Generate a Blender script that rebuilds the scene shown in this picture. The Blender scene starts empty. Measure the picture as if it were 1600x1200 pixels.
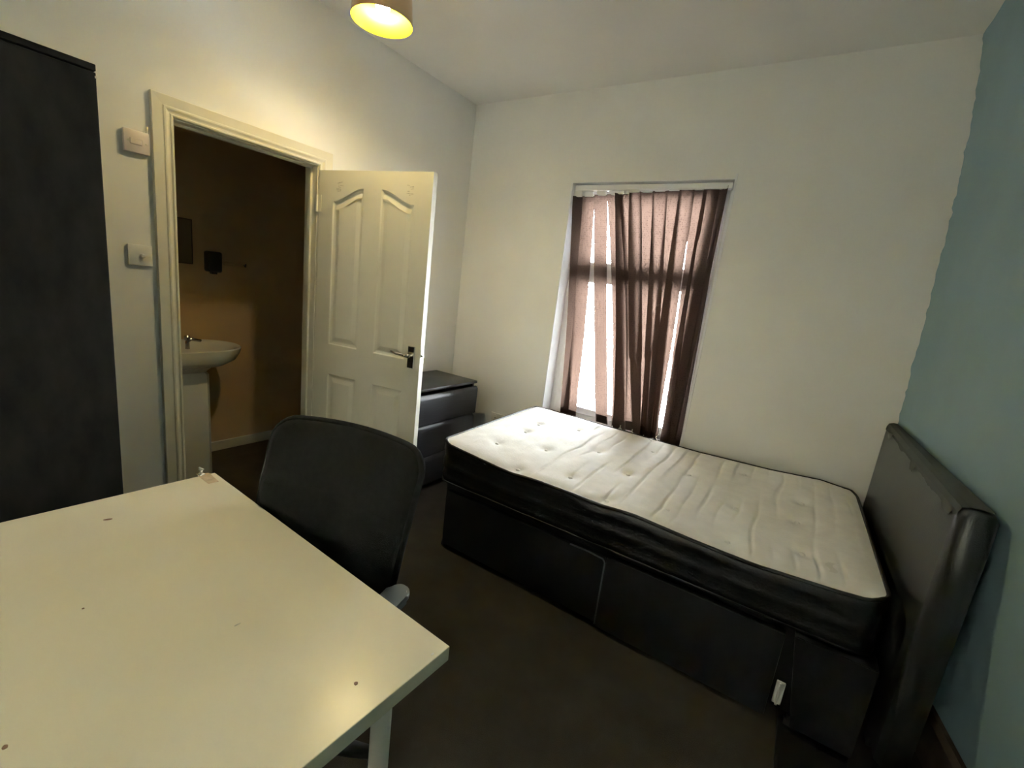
import bpy, bmesh, math, random
from mathutils import Vector, Matrix, noise
random.seed(7)
SC = bpy.context.scene
COL = SC.collection

# ------------------------------------------------------------------ camera
CAM = Vector((2.455, -0.702, 1.469)); YAW, PIT, ROL, FPX = 0.557, -0.208, 0.12, 703.06
fw = Vector((-math.sin(YAW)*math.cos(PIT), math.cos(YAW)*math.cos(PIT), math.sin(PIT)))
ri = Vector((math.cos(YAW), math.sin(YAW), 0)); up = ri.cross(fw)
RI = math.cos(ROL)*ri + math.sin(ROL)*up; UP = -math.sin(ROL)*ri + math.cos(ROL)*up
cd = bpy.data.cameras.new('camera'); cam = bpy.data.objects.new('camera', cd); COL.objects.link(cam)
cd.sensor_width = 36.0; cd.lens = FPX/1600*36.0; cd.clip_start = 0.02
m = Matrix((RI, UP, -fw)).transposed().to_4x4(); m.translation = CAM; cam.matrix_world = m
SC.camera = cam

# ------------------------------------------------------------------ light and exposure
SC.view_settings.view_transform = 'Standard'; SC.view_settings.look = 'None'
SC.view_settings.gamma = 1.0; SC.view_settings.use_curve_mapping = False
SC.view_settings.exposure = 1.42
SKY_STRENGTH = 24.0
BULB_STRENGTH = 152.0
FILL_BLIND_T = 0.70       # fill light passed by the blind of the added window
w = bpy.data.worlds.new('overcast_sky'); SC.world = w; w.use_nodes = True
bg = w.node_tree.nodes['Background']; bg.inputs[0].default_value = (0.93, 0.96, 1.0, 1); bg.inputs[1].default_value = SKY_STRENGTH

# ------------------------------------------------------------------ materials
def mat(name, col, rough=0.6, metal=0.0, spec=0.5, noise_scale=0, noise_amt=0.0, bump=0.0, bump_scale=200, stretch=(1,1,1), sheen=0, coat=0, emit=None):
    m = bpy.data.materials.new(name); m.use_nodes = True
    nt = m.node_tree; b = nt.nodes['Principled BSDF']
    b.inputs['Base Color'].default_value = (*col, 1); b.inputs['Roughness'].default_value = rough
    b.inputs['Metallic'].default_value = metal; b.inputs['Specular IOR Level'].default_value = spec
    if sheen: b.inputs['Sheen Weight'].default_value = sheen
    if coat: b.inputs['Coat Weight'].default_value = coat
    tc = nt.nodes.new('ShaderNodeTexCoord'); mp = nt.nodes.new('ShaderNodeMapping'); mp.inputs['Scale'].default_value = stretch
    nt.links.new(tc.outputs['Object'], mp.inputs[0])
    if noise_scale:
        n = nt.nodes.new('ShaderNodeTexNoise'); n.inputs['Scale'].default_value = noise_scale; n.inputs['Detail'].default_value = 5
        nt.links.new(mp.outputs[0], n.inputs[0])
        r = nt.nodes.new('ShaderNodeValToRGB'); r.color_ramp.elements[0].position = .3; r.color_ramp.elements[1].position = .7
        lo = tuple(max(0, c*(1-noise_amt)) for c in col); hi = tuple(min(1, c*(1+noise_amt)) for c in col)
        r.color_ramp.elements[0].color = (*lo, 1); r.color_ramp.elements[1].color = (*hi, 1)
        nt.links.new(n.outputs[0], r.inputs[0]); nt.links.new(r.outputs[0], b.inputs['Base Color'])
    if bump:
        n2 = nt.nodes.new('ShaderNodeTexNoise'); n2.inputs['Scale'].default_value = bump_scale; n2.inputs['Detail'].default_value = 3
        nt.links.new(mp.outputs[0], n2.inputs[0])
        bp = nt.nodes.new('ShaderNodeBump'); bp.inputs['Strength'].default_value = bump; bp.inputs['Distance'].default_value = 0.002
        nt.links.new(n2.outputs[0], bp.inputs['Height']); nt.links.new(bp.outputs[0], b.inputs['Normal'])
    if emit:
        b.inputs['Emission Color'].default_value = (*emit[0], 1); b.inputs['Emission Strength'].default_value = emit[1]
    return m

M = {}
M['wall'] = mat('white_emulsion', (.88, .87, .84), .75, spec=.25, noise_scale=3, noise_amt=.025, bump=.12, bump_scale=60)
M['ceiling'] = mat('ceiling_emulsion', (.89, .88, .85), .8, spec=.2, noise_scale=2.5, noise_amt=.02, bump=.1, bump_scale=50)
M['teal'] = mat('teal_emulsion', (.25, .365, .415), .6, spec=.3, noise_scale=4, noise_amt=.04, bump=.15, bump_scale=40)
M['carpet'] = mat('grey_brown_carpet', (.058, .050, .040), .95, spec=.05, noise_scale=7, noise_amt=.13, bump=1.0, bump_scale=420)
M['bath_wall'] = mat('peach_emulsion', (.60, .41, .23), .7, spec=.25, noise_scale=4, noise_amt=.05)
M['bath_floor'] = mat('dark_lino', (.045, .032, .022), .6, noise_scale=9, noise_amt=.3)
M['gloss'] = mat('white_gloss_paint', (.78, .74, .62), .3, noise_scale=6, noise_amt=.03)
M['door'] = mat('door_paint', (.76, .72, .60), .42, noise_scale=5, noise_amt=.03)
M['upvc'] = mat('white_upvc', (.85, .85, .86), .3)
M['desk'] = mat('white_foil', (.82, .75, .575), .24, spec=.35, noise_scale=3, noise_amt=.03, bump=.05, bump_scale=25)
M['deskleg'] = mat('white_metal', (.80, .76, .66), .4)
M['cream'] = mat('cream_damask', (.87, .855, .82), .8, spec=.2, noise_scale=18, noise_amt=.04, bump=.35, bump_scale=90)
M['border'] = mat('black_satin_fabric', (.011, .011, .012), .42, spec=.45, noise_scale=30, noise_amt=.3, bump=.4, bump_scale=120)
M['leather'] = mat('black_faux_leather', (.008, .008, .009), .5, spec=.35, bump=.35, bump_scale=300)
M['headboard'] = mat('headboard_faux_leather', (.022, .023, .023), .37, spec=.55, bump=.2, bump_scale=250)
M['tear'] = mat('torn_backing', (.05, .055, .05), .8)
M['blackwood'] = mat('black_brown_veneer', (.022, .022, .025), .38, spec=.5, noise_scale=8, noise_amt=.25, stretch=(1, 1, 12))
M['wardrobe'] = mat('black_wardrobe_foil', (.013, .0115, .009), .7, spec=.2, noise_scale=16, noise_amt=.55, stretch=(1, 1, .5))
M['mesh'] = mat('black_mesh_fabric', (.012, .0115, .010), .85, spec=.2, noise_scale=60, noise_amt=.2, bump=.6, bump_scale=500)
M['plastic'] = mat('black_plastic', (.025, .025, .026), .45)
M['armpad'] = mat('grey_plastic', (.20, .21, .22), .3)
M['chrome'] = mat('chrome', (.62, .62, .60), .14, metal=1)
M['silver'] = mat('brushed_silver', (.90, .90, .88), .32, metal=.3)
M['brass'] = mat('brass', (.75, .6, .32), .25, metal=1)
M['whiteplastic'] = mat('white_plastic', (.80, .77, .72), .35)
M['pinkplastic'] = mat('pinkish_plastic', (.78, .68, .64), .35)
M['ceramic'] = mat('white_ceramic', (.80, .78, .72), .12, coat=.3)
M['shade_out'] = mat('gold_lamp_shade', (.50, .36, .22), .32, metal=.8)
M['shade_in'] = mat('yellow_shade_lining', (.90, .74, .014), .45)
M['bulb'] = mat('lit_bulb', (1, 1, 1), .5, emit=((1.0, .84, .54), BULB_STRENGTH))
M['stain_brown'] = mat('brown_stain', (.22, .12, .07), .7)
M['patch'] = mat('tan_glue_patch', (.55, .42, .27), .7, noise_scale=60, noise_amt=.15)
M['stain_grey'] = mat('grey_residue', (.60, .56, .45), .7, noise_scale=70, noise_amt=.3)
M['hook'] = mat('milky_clear_plastic', (.93, .93, .90), .12, coat=.5)
M['mirror'] = mat('mirror_glass', (.35, .35, .33), .05, metal=1)
M['darkwood'] = mat('dark_skirting', (.07, .045, .032), .6, noise_scale=12, noise_amt=.3)
M['mattress_stain'] = mat('grey_fabric_stain', (.77, .75, .70), .85)

def glass(name, tint=(1, 1, 1), rough=0.0):
    m = bpy.data.materials.new(name); m.use_nodes = True; nt = m.node_tree; nt.nodes.clear()
    o = nt.nodes.new('ShaderNodeOutputMaterial'); mx = nt.nodes.new('ShaderNodeMixShader')
    t = nt.nodes.new('ShaderNodeBsdfTransparent'); g = nt.nodes.new('ShaderNodeBsdfGlossy'); f = nt.nodes.new('ShaderNodeFresnel')
    t.inputs[0].default_value = (*tint, 1); g.inputs['Roughness'].default_value = rough; f.inputs[0].default_value = 1.45
    nt.links.new(f.outputs[0], mx.inputs[0]); nt.links.new(t.outputs[0], mx.inputs[1]); nt.links.new(g.outputs[0], mx.inputs[2]); nt.links.new(mx.outputs[0], o.inputs[0])
    return m
M['glass'] = glass('window_glass', (.96, .98, .97))
M['clear'] = glass('clear_plastic', (.93, .93, .90), .1)

def vane_material():
    m = bpy.data.materials.new('brown_woven_vane'); m.use_nodes = True; nt = m.node_tree; nt.nodes.clear()
    o = nt.nodes.new('ShaderNodeOutputMaterial'); mx = nt.nodes.new('ShaderNodeMixShader')
    d = nt.nodes.new('ShaderNodeBsdfDiffuse'); t = nt.nodes.new('ShaderNodeBsdfTranslucent')
    uv = nt.nodes.new('ShaderNodeUVMap'); mp = nt.nodes.new('ShaderNodeMapping'); mp.inputs['Scale'].default_value = (11, 88, 1)
    nt.links.new(uv.outputs[0], mp.inputs[0])
    # small wavy dash weave
    wv = nt.nodes.new('ShaderNodeTexVoronoi'); wv.distance = 'MANHATTAN'; wv.inputs['Scale'].default_value = 1.0; wv.inputs['Randomness'].default_value = .45
    nt.links.new(mp.outputs[0], wv.inputs['Vector'])
    r = nt.nodes.new('ShaderNodeValToRGB'); r.color_ramp.elements[0].position = .22; r.color_ramp.elements[1].position = .60
    r.color_ramp.elements[0].color = (.040, .022, .017, 1); r.color_ramp.elements[1].color = (.25, .16, .125, 1)
    nt.links.new(wv.outputs[0], r.inputs[0]); nt.links.new(r.outputs[0], t.inputs[0])
    d.inputs[0].default_value = (.045, .030, .026, 1)
    mx.inputs[0].default_value = .13
    nt.links.new(d.outputs[0], mx.inputs[1]); nt.links.new(t.outputs[0], mx.inputs[2]); nt.links.new(mx.outputs[0], o.inputs[0])
    return m
M['vane'] = vane_material()
def fill_blind_material():  # translucent fabric that spreads fill light from the added window
    m = bpy.data.materials.new('white_fill_blind_fabric'); m.use_nodes = True; nt = m.node_tree; nt.nodes.clear()
    o = nt.nodes.new('ShaderNodeOutputMaterial'); mx = nt.nodes.new('ShaderNodeMixShader')
    d = nt.nodes.new('ShaderNodeBsdfDiffuse'); t = nt.nodes.new('ShaderNodeBsdfTranslucent')
    d.inputs[0].default_value = (.8, .79, .76, 1); t.inputs[0].default_value = (.82, .79, .68, 1); mx.inputs[0].default_value = FILL_BLIND_T
    nt.links.new(d.outputs[0], mx.inputs[1]); nt.links.new(t.outputs[0], mx.inputs[2]); nt.links.new(mx.outputs[0], o.inputs[0])
    return m
M['roller'] = fill_blind_material()

# ------------------------------------------------------------------ helpers
class MB:
    def __init__(s): s.bm = bmesh.new()
    def box(s, a, b, bev=0.0, seg=2, mt=None):
        a = Vector(a); b = Vector(b)
        r = bmesh.ops.create_cube(s.bm, size=1.0); vs = r['verts']
        sc = Vector([abs(b[i]-a[i]) for i in range(3)]); c = (a+b)/2
        for v in vs: v.co = Vector((v.co.x*sc.x, v.co.y*sc.y, v.co.z*sc.z)) + c
        if bev:
            es = list({e for v in vs for e in v.link_edges})
            r2 = bmesh.ops.bevel(s.bm, geom=es, offset=bev, segments=seg, profile=.5, affect='EDGES')
            vs = list({v for f in r2['faces'] for v in f.verts} | {v for v in vs if v.is_valid})
        if mt is not None:
            for v in vs: v.co = mt @ v.co
        return s
    def tube(s, pts, rad, n=12, caps=True):
        pts = [Vector(p) for p in pts]; rads = rad if isinstance(rad, (list, tuple)) else [rad]*len(pts)
        rings = []; prev = None
        for i, p in enumerate(pts):
            t = (pts[min(i+1, len(pts)-1)] - pts[max(i-1, 0)]).normalized()
            if prev is None:
                ref = Vector((0, 0, 1)) if abs(t.z) < .9 else Vector((1, 0, 0))
                u = t.cross(ref).normalized()
            else: u = (prev - t*prev.dot(t)).normalized()
            prev = u; v = t.cross(u)
            rings.append([s.bm.verts.new(p + (u*math.cos(2*math.pi*k/n) + v*math.sin(2*math.pi*k/n))*rads[i]) for k in range(n)])
        for a, b in zip(rings, rings[1:]):
            for k in range(n): s.bm.faces.new((a[k], a[(k+1) % n], b[(k+1) % n], b[k]))
        if caps:
            s.bm.faces.new(rings[0][::-1]); s.bm.faces.new(rings[-1])
        return s
    def lathe(s, prof, n=32, c=(0, 0, 0)):
        c = Vector(c); rings = []
        for r, z in prof:
            rings.append([s.bm.verts.new(c + Vector((r*math.cos(2*math.pi*k/n), r*math.sin(2*math.pi*k/n), z))) for k in range(n)])
        for a, b in zip(rings, rings[1:]):
            for k in range(n): s.bm.faces.new((a[k], a[(k+1) % n], b[(k+1) % n], b[k]))
        return s
    def cap(s, prof, n=32, c=(0, 0, 0)):
        s.lathe(prof, n, c); return s
    def prism(s, poly, z0, z1, mt=None):
        lo = [s.bm.verts.new((x, y, z0)) for x, y in poly]; hi = [s.bm.verts.new((x, y, z1)) for x, y in poly]
        s.bm.faces.new(lo[::-1]); s.bm.faces.new(hi); n = len(poly)
        for k in range(n): s.bm.faces.new((lo[k], lo[(k+1) % n], hi[(k+1) % n], hi[k]))
        if mt is not None:
            for v in lo+hi: v.co = mt @ v.co
        return s
    def grid(s, f, nu, nv, uvs=None):
        vs = [[s.bm.verts.new(f(i/nu, j/nv)) for j in range(nv+1)] for i in range(nu+1)]
        lay = s.bm.loops.layers.uv.verify() if uvs else None
        for i in range(nu):
            for j in range(nv):
                fa = s.bm.faces.new((vs[i][j], vs[i+1][j], vs[i+1][j+1], vs[i][j+1]))
                if uvs:
                    for l, (a, b) in zip(fa.loops, ((i, j), (i+1, j), (i+1, j+1), (i, j+1))): l[lay].uv = uvs(a/nu, b/nv)
        return s
    def build(s, name, m, parent=None, smooth=False, kind=None, recalc=True):
        if recalc: bmesh.ops.recalc_face_normals(s.bm, faces=s.bm.faces[:])
        me = bpy.data.meshes.new(name); s.bm.to_mesh(me); s.bm.free()
        me.materials.append(m)
        if smooth:
            for p in me.polygons: p.use_smooth = True
        o = bpy.data.objects.new(name, me); COL.objects.link(o)
        if parent is not None: o.parent = parent
        if kind: o['kind'] = kind
        if smooth == 'auto':
            md = None
            try:
                me.set_sharp_from_angle(angle=math.radians(35))
            except Exception: pass
        return o

def thing(name, label, cat, loc=(0, 0, 0), rz=0, group=None):
    o = bpy.data.objects.new(name, None); COL.objects.link(o); o.location = loc; o.rotation_euler = (0, 0, rz)
    o.empty_display_size = .05; o['label'] = label; o['category'] = cat
    if group: o['group'] = group
    return o
def tag(o, label, cat, group=None):
    o['label'] = label; o['category'] = cat
    if group: o['group'] = group
    return o
def struct(mb, name, m, parent=None, smooth=False):
    o = mb.build(name, m, parent, smooth)
    if parent is None: o['kind'] = 'structure'
    return o
def lerp(a, b, t): return a + (b-a)*t
def interp(tab, x):
    if x <= tab[0][0]: return tab[0][1]
    for (a, b), (c, d) in zip(tab, tab[1:]):
        if x <= c: return lerp(b, d, (x-a)/(c-a))
    return tab[-1][1]

# ------------------------------------------------------------------ room shell
D = 2.248; YN = -2.4; H = 2.80; XR = 3.6
YL, YR, ZT = .238, .925, 2.005           # clear door opening
WXL, WXR, WZB, WZT = .912, 1.943, .565, 2.222
struct(MB().box((-.10, YN-.1, -.06), (XR, D+.25, 0)), 'floor', M['carpet'])
struct(MB().box((-.12, YN-.12, H), (XR, D+.27, H+.08)), 'ceiling', M['ceiling'])
b = MB(); b.box((-.1, YN-.1, 0), (0, YL-.025, H)); b.box((-.1, YR+.025, 0), (0, D+.25, H)); b.box((-.1, YL-.025, ZT+.025), (0, YR+.025, H))
struct(b, 'wall_left', M['wall'])
b = MB(); b.box((0, D, 0), (WXL, D+.25, H)); b.box((WXR, D, 0), (XR, D+.25, H)); b.box((WXL, D, 0), (WXR, D+.25, WZB)); b.box((WXL, D, WZT), (WXR, D+.25, H))
struct(b, 'wall_far', M['wall'])
W2 = (1.15, 2.25, .95, 2.15)  # opening for the added fill window
b = MB(); b.box((-.1, YN-.1, 0), (W2[0], YN, H)); b.box((W2[1], YN-.1, 0), (XR, YN, H)); b.box((W2[0], YN-.1, 0), (W2[1], YN, W2[2])); b.box((W2[0], YN-.1, W2[3]), (W2[1], YN, H))
struct(b, 'wall_near', M['wall'])
# added window behind the camera for fill light, with a drawn white roller blind
fill_win = bpy.data.objects.new('added_fill_window', None); COL.objects.link(fill_win); fill_win['kind'] = 'structure'
b = MB()
for x0, x1, z0, z1 in ((W2[0], W2[0]+.06, W2[2], W2[3]), (W2[1]-.06, W2[1], W2[2], W2[3]), (W2[0]+.06, W2[1]-.06, W2[2], W2[2]+.06), (W2[0]+.06, W2[1]-.06, W2[3]-.06, W2[3]), (1.67, 1.73, W2[2]+.06, W2[3]-.06)):
    b.box((x0, YN-.09, z0), (x1, YN-.03, z1), .004, 1)
b.build('window_frame', M['upvc'], fill_win)
MB().box((W2[0]+.05, YN-.063, W2[2]+.05), (W2[1]-.05, YN-.057, W2[3]-.05)).build('glass_pane', M['glass'], fill_win)
MB().box((W2[0]-.02, YN-.03, W2[2]-.02), (W2[1]+.02, YN+.05, W2[2]), .005, 2).build('window_sill', M['upvc'], fill_win)
rb = MB().box((W2[0]-.01, YN+.012, W2[2]+.03), (W2[1]+.01, YN+.0125, W2[3]+.03)).build('fill_blind', M['roller'], fill_win)
MB().tube([(W2[0]-.02, YN+.02, W2[3]+.045), (W2[1]+.02, YN+.02, W2[3]+.045)], .018, 14).build('fill_blind_tube', M['upvc'], rb)
MB().box((W2[0]-.01, YN+.006, W2[2]+.02), (W2[1]+.01, YN+.018, W2[2]+.04), .003, 1).build('fill_blind_bar', M['upvc'], rb)
# teal wall: old leaning plaster, cut-in line slightly ragged at the far corner
PROF = [(0, 2.975), (1.1, 2.938), (1.616, 2.921), (2.143, 2.899), (2.52, 2.868), (2.80, 2.832)]
KK = [(0, .165), (.5, .115), (1.0, .072), (2.8, 0.0)]
def teal_x(y, z):
    return interp(PROF, z) + interp(KK, z)*(D - max(y, .3))
def tealf(u, v):
    y = lerp(YN, D+.02, u); z = H*v
    x = teal_x(y, z)
    x += .003*noise.noise(Vector((y*4, z*7, 3.1)))
    if u > .985: x += .006*noise.noise(Vector((0, z*30, .3))) + .003*noise.noise(Vector((1, z*90, .3)))
    return Vector((x, y, z))
b = MB(); b.grid(tealf, 70, 150)
r = bmesh.ops.extrude_edge_only(b.bm, edges=[e for e in b.bm.edges if e.is_boundary])
for v in r['geom']:
    if isinstance(v, bmesh.types.BMVert): v.co.x = XR
b.bm.faces.new([b.bm.verts.new(p) for p in ((XR, YN, 0), (XR, D+.02, 0), (XR, D+.02, H), (XR, YN, H))])
bmesh.ops.remove_doubles(b.bm, verts=b.bm.verts[:], dist=1e-5)
tw = struct(b, 'wall_right', M['teal'], smooth='auto')
# dark skirting along the teal wall
def skf(u, v):
    y = lerp(YN, D-.01, u); k = v
    prof = [(0, .0), (.02, 0), (.021, .185), (.012, .215), (0, .22)]
    i = min(int(v*4+1e-6), 4); dx, z = prof[i]
    return Vector((teal_x(y, z)-dx-.002, y, z))
struct(MB().grid(skf, 40, 4), 'baseboard_right', M['darkwood'])
struct(MB().box((0, 1.25, 0), (.015, D, .11)).box((0, D-.015, 0), (2.95, D, .11)), 'baseboard_far', M['gloss'])

# ensuite beyond the door
struct(MB().box((-1.16, -.4, 0), (-1.1, 1.86, 2.45)), 'wall_bathroom_far', M['bath_wall'])
struct(MB().box((-1.16, .12, 0), (-.1, .18, 2.45)), 'wall_bathroom_left', M['bath_wall'])
struct(MB().box((-1.16, 1.8, 0), (-.1, 1.86, 2.45)), 'wall_bathroom_right', M['bath_wall'])
struct(MB().box((-1.16, .12, 2.45), (-.1, 1.86, 2.5)), 'ceiling_bathroom', M['ceiling'])
struct(MB().box((-1.16, .12, -.06), (-.1, 1.86, 0.0)), 'floor_bathroom', M['bath_floor'])
struct(MB().box((-1.1, .18, 0), (-1.086, 1.8, .075), .004), 'baseboard_bathroom', M['gloss'])

# door lining and architrave
b = MB(); b.box((-.11, YL-.025, 0), (.004, YL, ZT+.025)); b.box((-.11, YR, 0), (.004, YR+.025, ZT+.025)); b.box((-.11, YL-.025, ZT), (.004, YR+.025, ZT+.025))
b.box((-.055, YL, 0), (-.042, YL+.012, ZT)); b.box((-.055, YR-.012, 0), (-.042, YR, ZT)); b.box((-.055, YL, ZT-.012), (-.042, YR, ZT))
struct(b, 'trim_1', M['gloss'])
AP = [(0, .0), (0, .012), (.004, .017), (.009, .018), (.014, .014), (.020, .015), (.030, .021), (.036, .021), (.040, .018), (.078, .020), (.080, .018), (.080, 0)]  # (away from opening, proud)
def arch_piece(path):
    """path: list of (y,z,dy,dz) mitred stations; dy/dz is the outward direction"""
    b = MB(); rings = []
    for (y, z, dy, dz) in path:
        rings.append([b.bm.verts.new((pr, y+dy*o, z+dz*o)) for o, pr in AP])
    n = len(AP)
    for a, c in zip(rings, rings[1:]):
        for k in range(n-1): b.bm.faces.new((a[k], a[k+1], c[k+1], c[k]))
    b.bm.faces.new(rings[0]); b.bm.faces.new(rings[-1][::-1]); return b
arc = bpy.data.objects.new('trim_2', None); COL.objects.link(arc); arc['kind'] = 'structure'
g = .004
arch_piece([(YL-g, 0, -1, 0), (YL-g, ZT+g, -1, 1)]).build('architrave_side', M['gloss'], arc)
arch_piece([(YL-g, ZT+g, -1, 1), (YR+g, ZT+g, 1, 1)]).build('architrave_head', M['gloss'], arc)
arch_piece([(YR+g, 0, 1, 0), (YR+g, ZT+g, 1, 1)]).build('architrave_side', M['gloss'], arc)

# ------------------------------------------------------------------ window
win = bpy.data.objects.new('window_1', None); COL.objects.link(win); win['kind'] = 'structure'
yf = D+.12
b = MB()
b.box((WXL, yf, WZB), (WXL+.055, yf+.07, WZT)); b.box((WXR-.055, yf, WZB), (WXR, yf+.07, WZT)); b.box((WXL+.055, yf, WZB), (WXR-.055, yf+.07, WZB+.06)); b.box((WXL+.055, yf, WZT-.055), (WXR-.055, yf+.07, WZT))
b.box((WXL+.055, yf, 1.615), (WXR-.055, yf+.07, 1.675))
b.build('window_frame', M['upvc'], win)
def sash(z0, z1):
    x0, x1 = WXL+.045, WXR-.045; t = .05; b = MB(); y0, y1 = yf-.012, yf+.055
    for a, c in (((x0, z0), (x0+t, z1)), ((x1-t, z0), (x1, z1)), ((x0+t, z0), (x1-t, z0+t)), ((x0+t, z1-t), (x1-t, z1))):
        b.box((a[0], y0, a[1]), (c[0], y1, c[1]), .004, 1)
    s = b.build('sash', M['upvc'], win)
    MB().box((x0+t-.005, yf+.02, z0+t-.005), (x1-t+.005, yf+.026, z1-t+.005)).build('glass_pane', M['glass'], s)
sash(WZB+.05, 1.625); sash(1.665, WZT-.045)
MB().box((WXL+.001, D-.015, WZB-.001), (WXR-.001, yf, WZB+.018), .006, 2).build('window_sill', M['upvc'], win)
# plaster edge bead around the reveal
b = MB(); b.box((WXL-.008, D-.004, .57), (WXL+.004, D+.12, WZT)); b.box((WXR-.004, D-.004, .57), (WXR+.008, D+.12, WZT+.03)); b.box((WXL, D-.003, WZT-.002), (WXR, D+.12, WZT+.004))
b.build('reveal_lining', M['upvc'], win)

# ------------------------------------------------------------------ vertical blind
VANES=[
  [(0.913, 0.973, 2.143), (0.973, 1.014, 1.666), (1.035, 1.08, 1.162), (1.029, 1.086, 0.972), (1.079, 1.127, 0.613)] ,
  [(0.973, 1.069, 2.148), (1.017, 1.103, 1.672), (1.063, 1.136, 1.168), (1.077, 1.162, 0.984), (1.083, 1.188, 0.593)] ,
  [(1.07, 1.157, 2.152), (1.154, 1.232, 1.682), (1.239, 1.318, 1.196), (1.273, 1.354, 1.022), (1.35, 1.44, 0.618)] ,
  [(1.156, 1.24, 2.156), (1.275, 1.349, 1.69), (1.366, 1.454, 1.218), (1.392, 1.478, 1.045), (1.466, 1.558, 0.612)] ,
  [(1.225, 1.26, 2.16), (1.297, 1.378, 1.692), (1.394, 1.472, 1.222), (1.428, 1.509, 1.051), (1.482, 1.565, 0.605)] ,
  [(1.244, 1.318, 2.164), (1.359, 1.435, 1.696), (1.47, 1.527, 1.232), (1.502, 1.575, 1.065), (1.562, 1.639, 0.616)] ,
  [(1.317, 1.391, 2.168), (1.386, 1.456, 1.699), (1.489, 1.57, 1.236), (1.522, 1.599, 1.069), (1.614, 1.672, 0.607)] ,
  [(1.393, 1.47, 2.171), (1.451, 1.531, 1.704), (1.565, 1.636, 1.248), (1.575, 1.65, 1.079), (1.645, 1.702, 0.606)] ,
  [(1.472, 1.549, 2.174), (1.531, 1.605, 1.71), (1.612, 1.681, 1.256), (1.599, 1.678, 1.084), (1.676, 1.746, 0.575)] ,
  [(1.552, 1.632, 2.178), (1.609, 1.681, 1.715), (1.645, 1.722, 1.261), (1.641, 1.723, 1.092), (1.71, 1.785, 0.581)] ,
  [(1.631, 1.708, 2.181), (1.663, 1.746, 1.719), (1.681, 1.766, 1.268), (1.669, 1.755, 1.098), (1.729, 1.789, 0.579)] ,
  [(1.709, 1.782, 2.184), (1.748, 1.81, 1.725), (1.771, 1.831, 1.28), (1.777, 1.821, 1.115), (1.811, 1.877, 0.584)] ,
  [(1.777, 1.85, 2.188), (1.789, 1.868, 1.728), (1.805, 1.882, 1.287), (1.786, 1.864, 1.12), (1.815, 1.899, 0.564)] ,
  [(1.813, 1.873, 2.19), (1.835, 1.904, 1.732), (1.836, 1.92, 1.292), (1.807, 1.889, 1.124), (1.84, 1.932, 0.557)] ,
  [(1.86, 1.919, 2.194), (1.88, 1.935, 1.735), (1.885, 1.935, 1.299), (1.864, 1.935, 1.134), (1.88, 1.935, 0.572)] ,
]
VY = [2.295, 2.288, 2.28, 2.27, 2.255]
blind = thing('vertical_blind', 'brown patterned vertical blind hanging askew in the bright window', 'blind', (1.43, D+.045, 2.2))
PB = Vector((1.43, D+.045, 2.2))
def loc(p): return Vector(p)-PB
MB().box(loc((WXL+.012, D+.022, 2.178)), loc((WXR-.012, D+.070, 2.212)), .004, 2).build('headrail', M['upvc'], blind)
def quad(zs, xs):
    # least squares parabola x(z)
    n_ = len(zs); A = [[sum(z**(p+q) for z in zs) for q in range(3)] for p in range(3)]; B = [sum(x*z**p for x, z in zip(xs, zs)) for p in range(3)]
    c = Matrix(A).inverted() @ Vector(B); return lambda z: c[0]+c[1]*z+c[2]*z*z
for i, rows in enumerate(VANES):
    zs = [r_[2] for r_ in rows]; QL, QR = quad(zs, [r_[0] for r_ in rows]), quad(zs, [r_[1] for r_ in rows])
    def vf(u, v, rows=rows, i=i, QL=QL, QR=QR):
        t = v*4; k = min(int(t), 3); f = t-k; 
        a, c = rows[k], rows[k+1]
        z = lerp(a[2], c[2], f); xl, xr = QL(z), QR(z)
        if i >= 5: xl -= .008 if v < .7 else .004; xr += .007 if (i not in (10, 11) or v < .15) and i < 14 else 0
        xr = min(xr, 1.930); xl = max(xl, WXL+.004)
        if i == 14: xr = min(xr, 1.908)
        yc = lerp(VY[k], VY[k+1], f) + (.009 if i % 2 else -.004)
        wd = xr-xl; dy = .5*math.sqrt(max(0, .0885**2-wd*wd)); dy = min(dy, .024)
        y = yc + (u-.5)*2*dy*(1 if i < 6 else -1) + .004*math.sin(math.pi*u)*(1 if i % 3 else -1)
        return loc((lerp(xl, xr, u), y, z))
    b = MB(); b.grid(vf, 4, 28, lambda u, v: (u, v*1.6+i*.37))
    vn = b.build('vane', M['vane'], blind, True, recalc=False)
    a = rows[-1]; pl, pr_ = vf(.06, .965), vf(.94, .965); pl2, pr2 = vf(.06, .997), vf(.94, .997)
    # hem pocket with the chain weight inside: darker double layer
    b = MB(); o = Vector((0, -.002, 0)); o2 = Vector((0, .002, 0))
    vv = [b.bm.verts.new(p) for p in (pl+o, pr_+o, pr2+o, pl2+o, pl+o2, pr_+o2, pr2+o2, pl2+o2)]
    for q in ((0, 1, 2, 3), (7, 6, 5, 4), (0, 4, 5, 1), (1, 5, 6, 2), (2, 6, 7, 3), (3, 7, 4, 0)): b.bm.faces.new([vv[k] for k in q])
    b.build('hem_weight', M['vane'], vn)
    # carrier clip under the rail
    tp = vf(.5, 0)
    b = MB(); b.box((tp.x-.033, tp.y-.006, tp.z-.004), (tp.x+.033, tp.y+.004, max(tp.z+.015, -.020)), .002, 1); b.build('carrier_clip', M['upvc'], blind)
def chain(pts, r=.0022):
    b = MB(); pts = [Vector(p) for p in pts]
    # beads joined in one strand
    acc = []; 
    for p, q in zip(pts, pts[1:]):
        n = max(2, int((q-p).length/.007))
        for k in range(n): acc.append(p.lerp(q, k/n))
    b.tube(acc, [r*(1.25 if k % 2 else .6) for k in range(len(acc))], 6)
    return b
def sag(p, q, d):
    p, q = Vector(p), Vector(q); return [p.lerp(q, t/6)+Vector((0, 0, -d*4*(t/6)*(1-t/6))) for t in range(7)]
yb = 2.240
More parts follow.
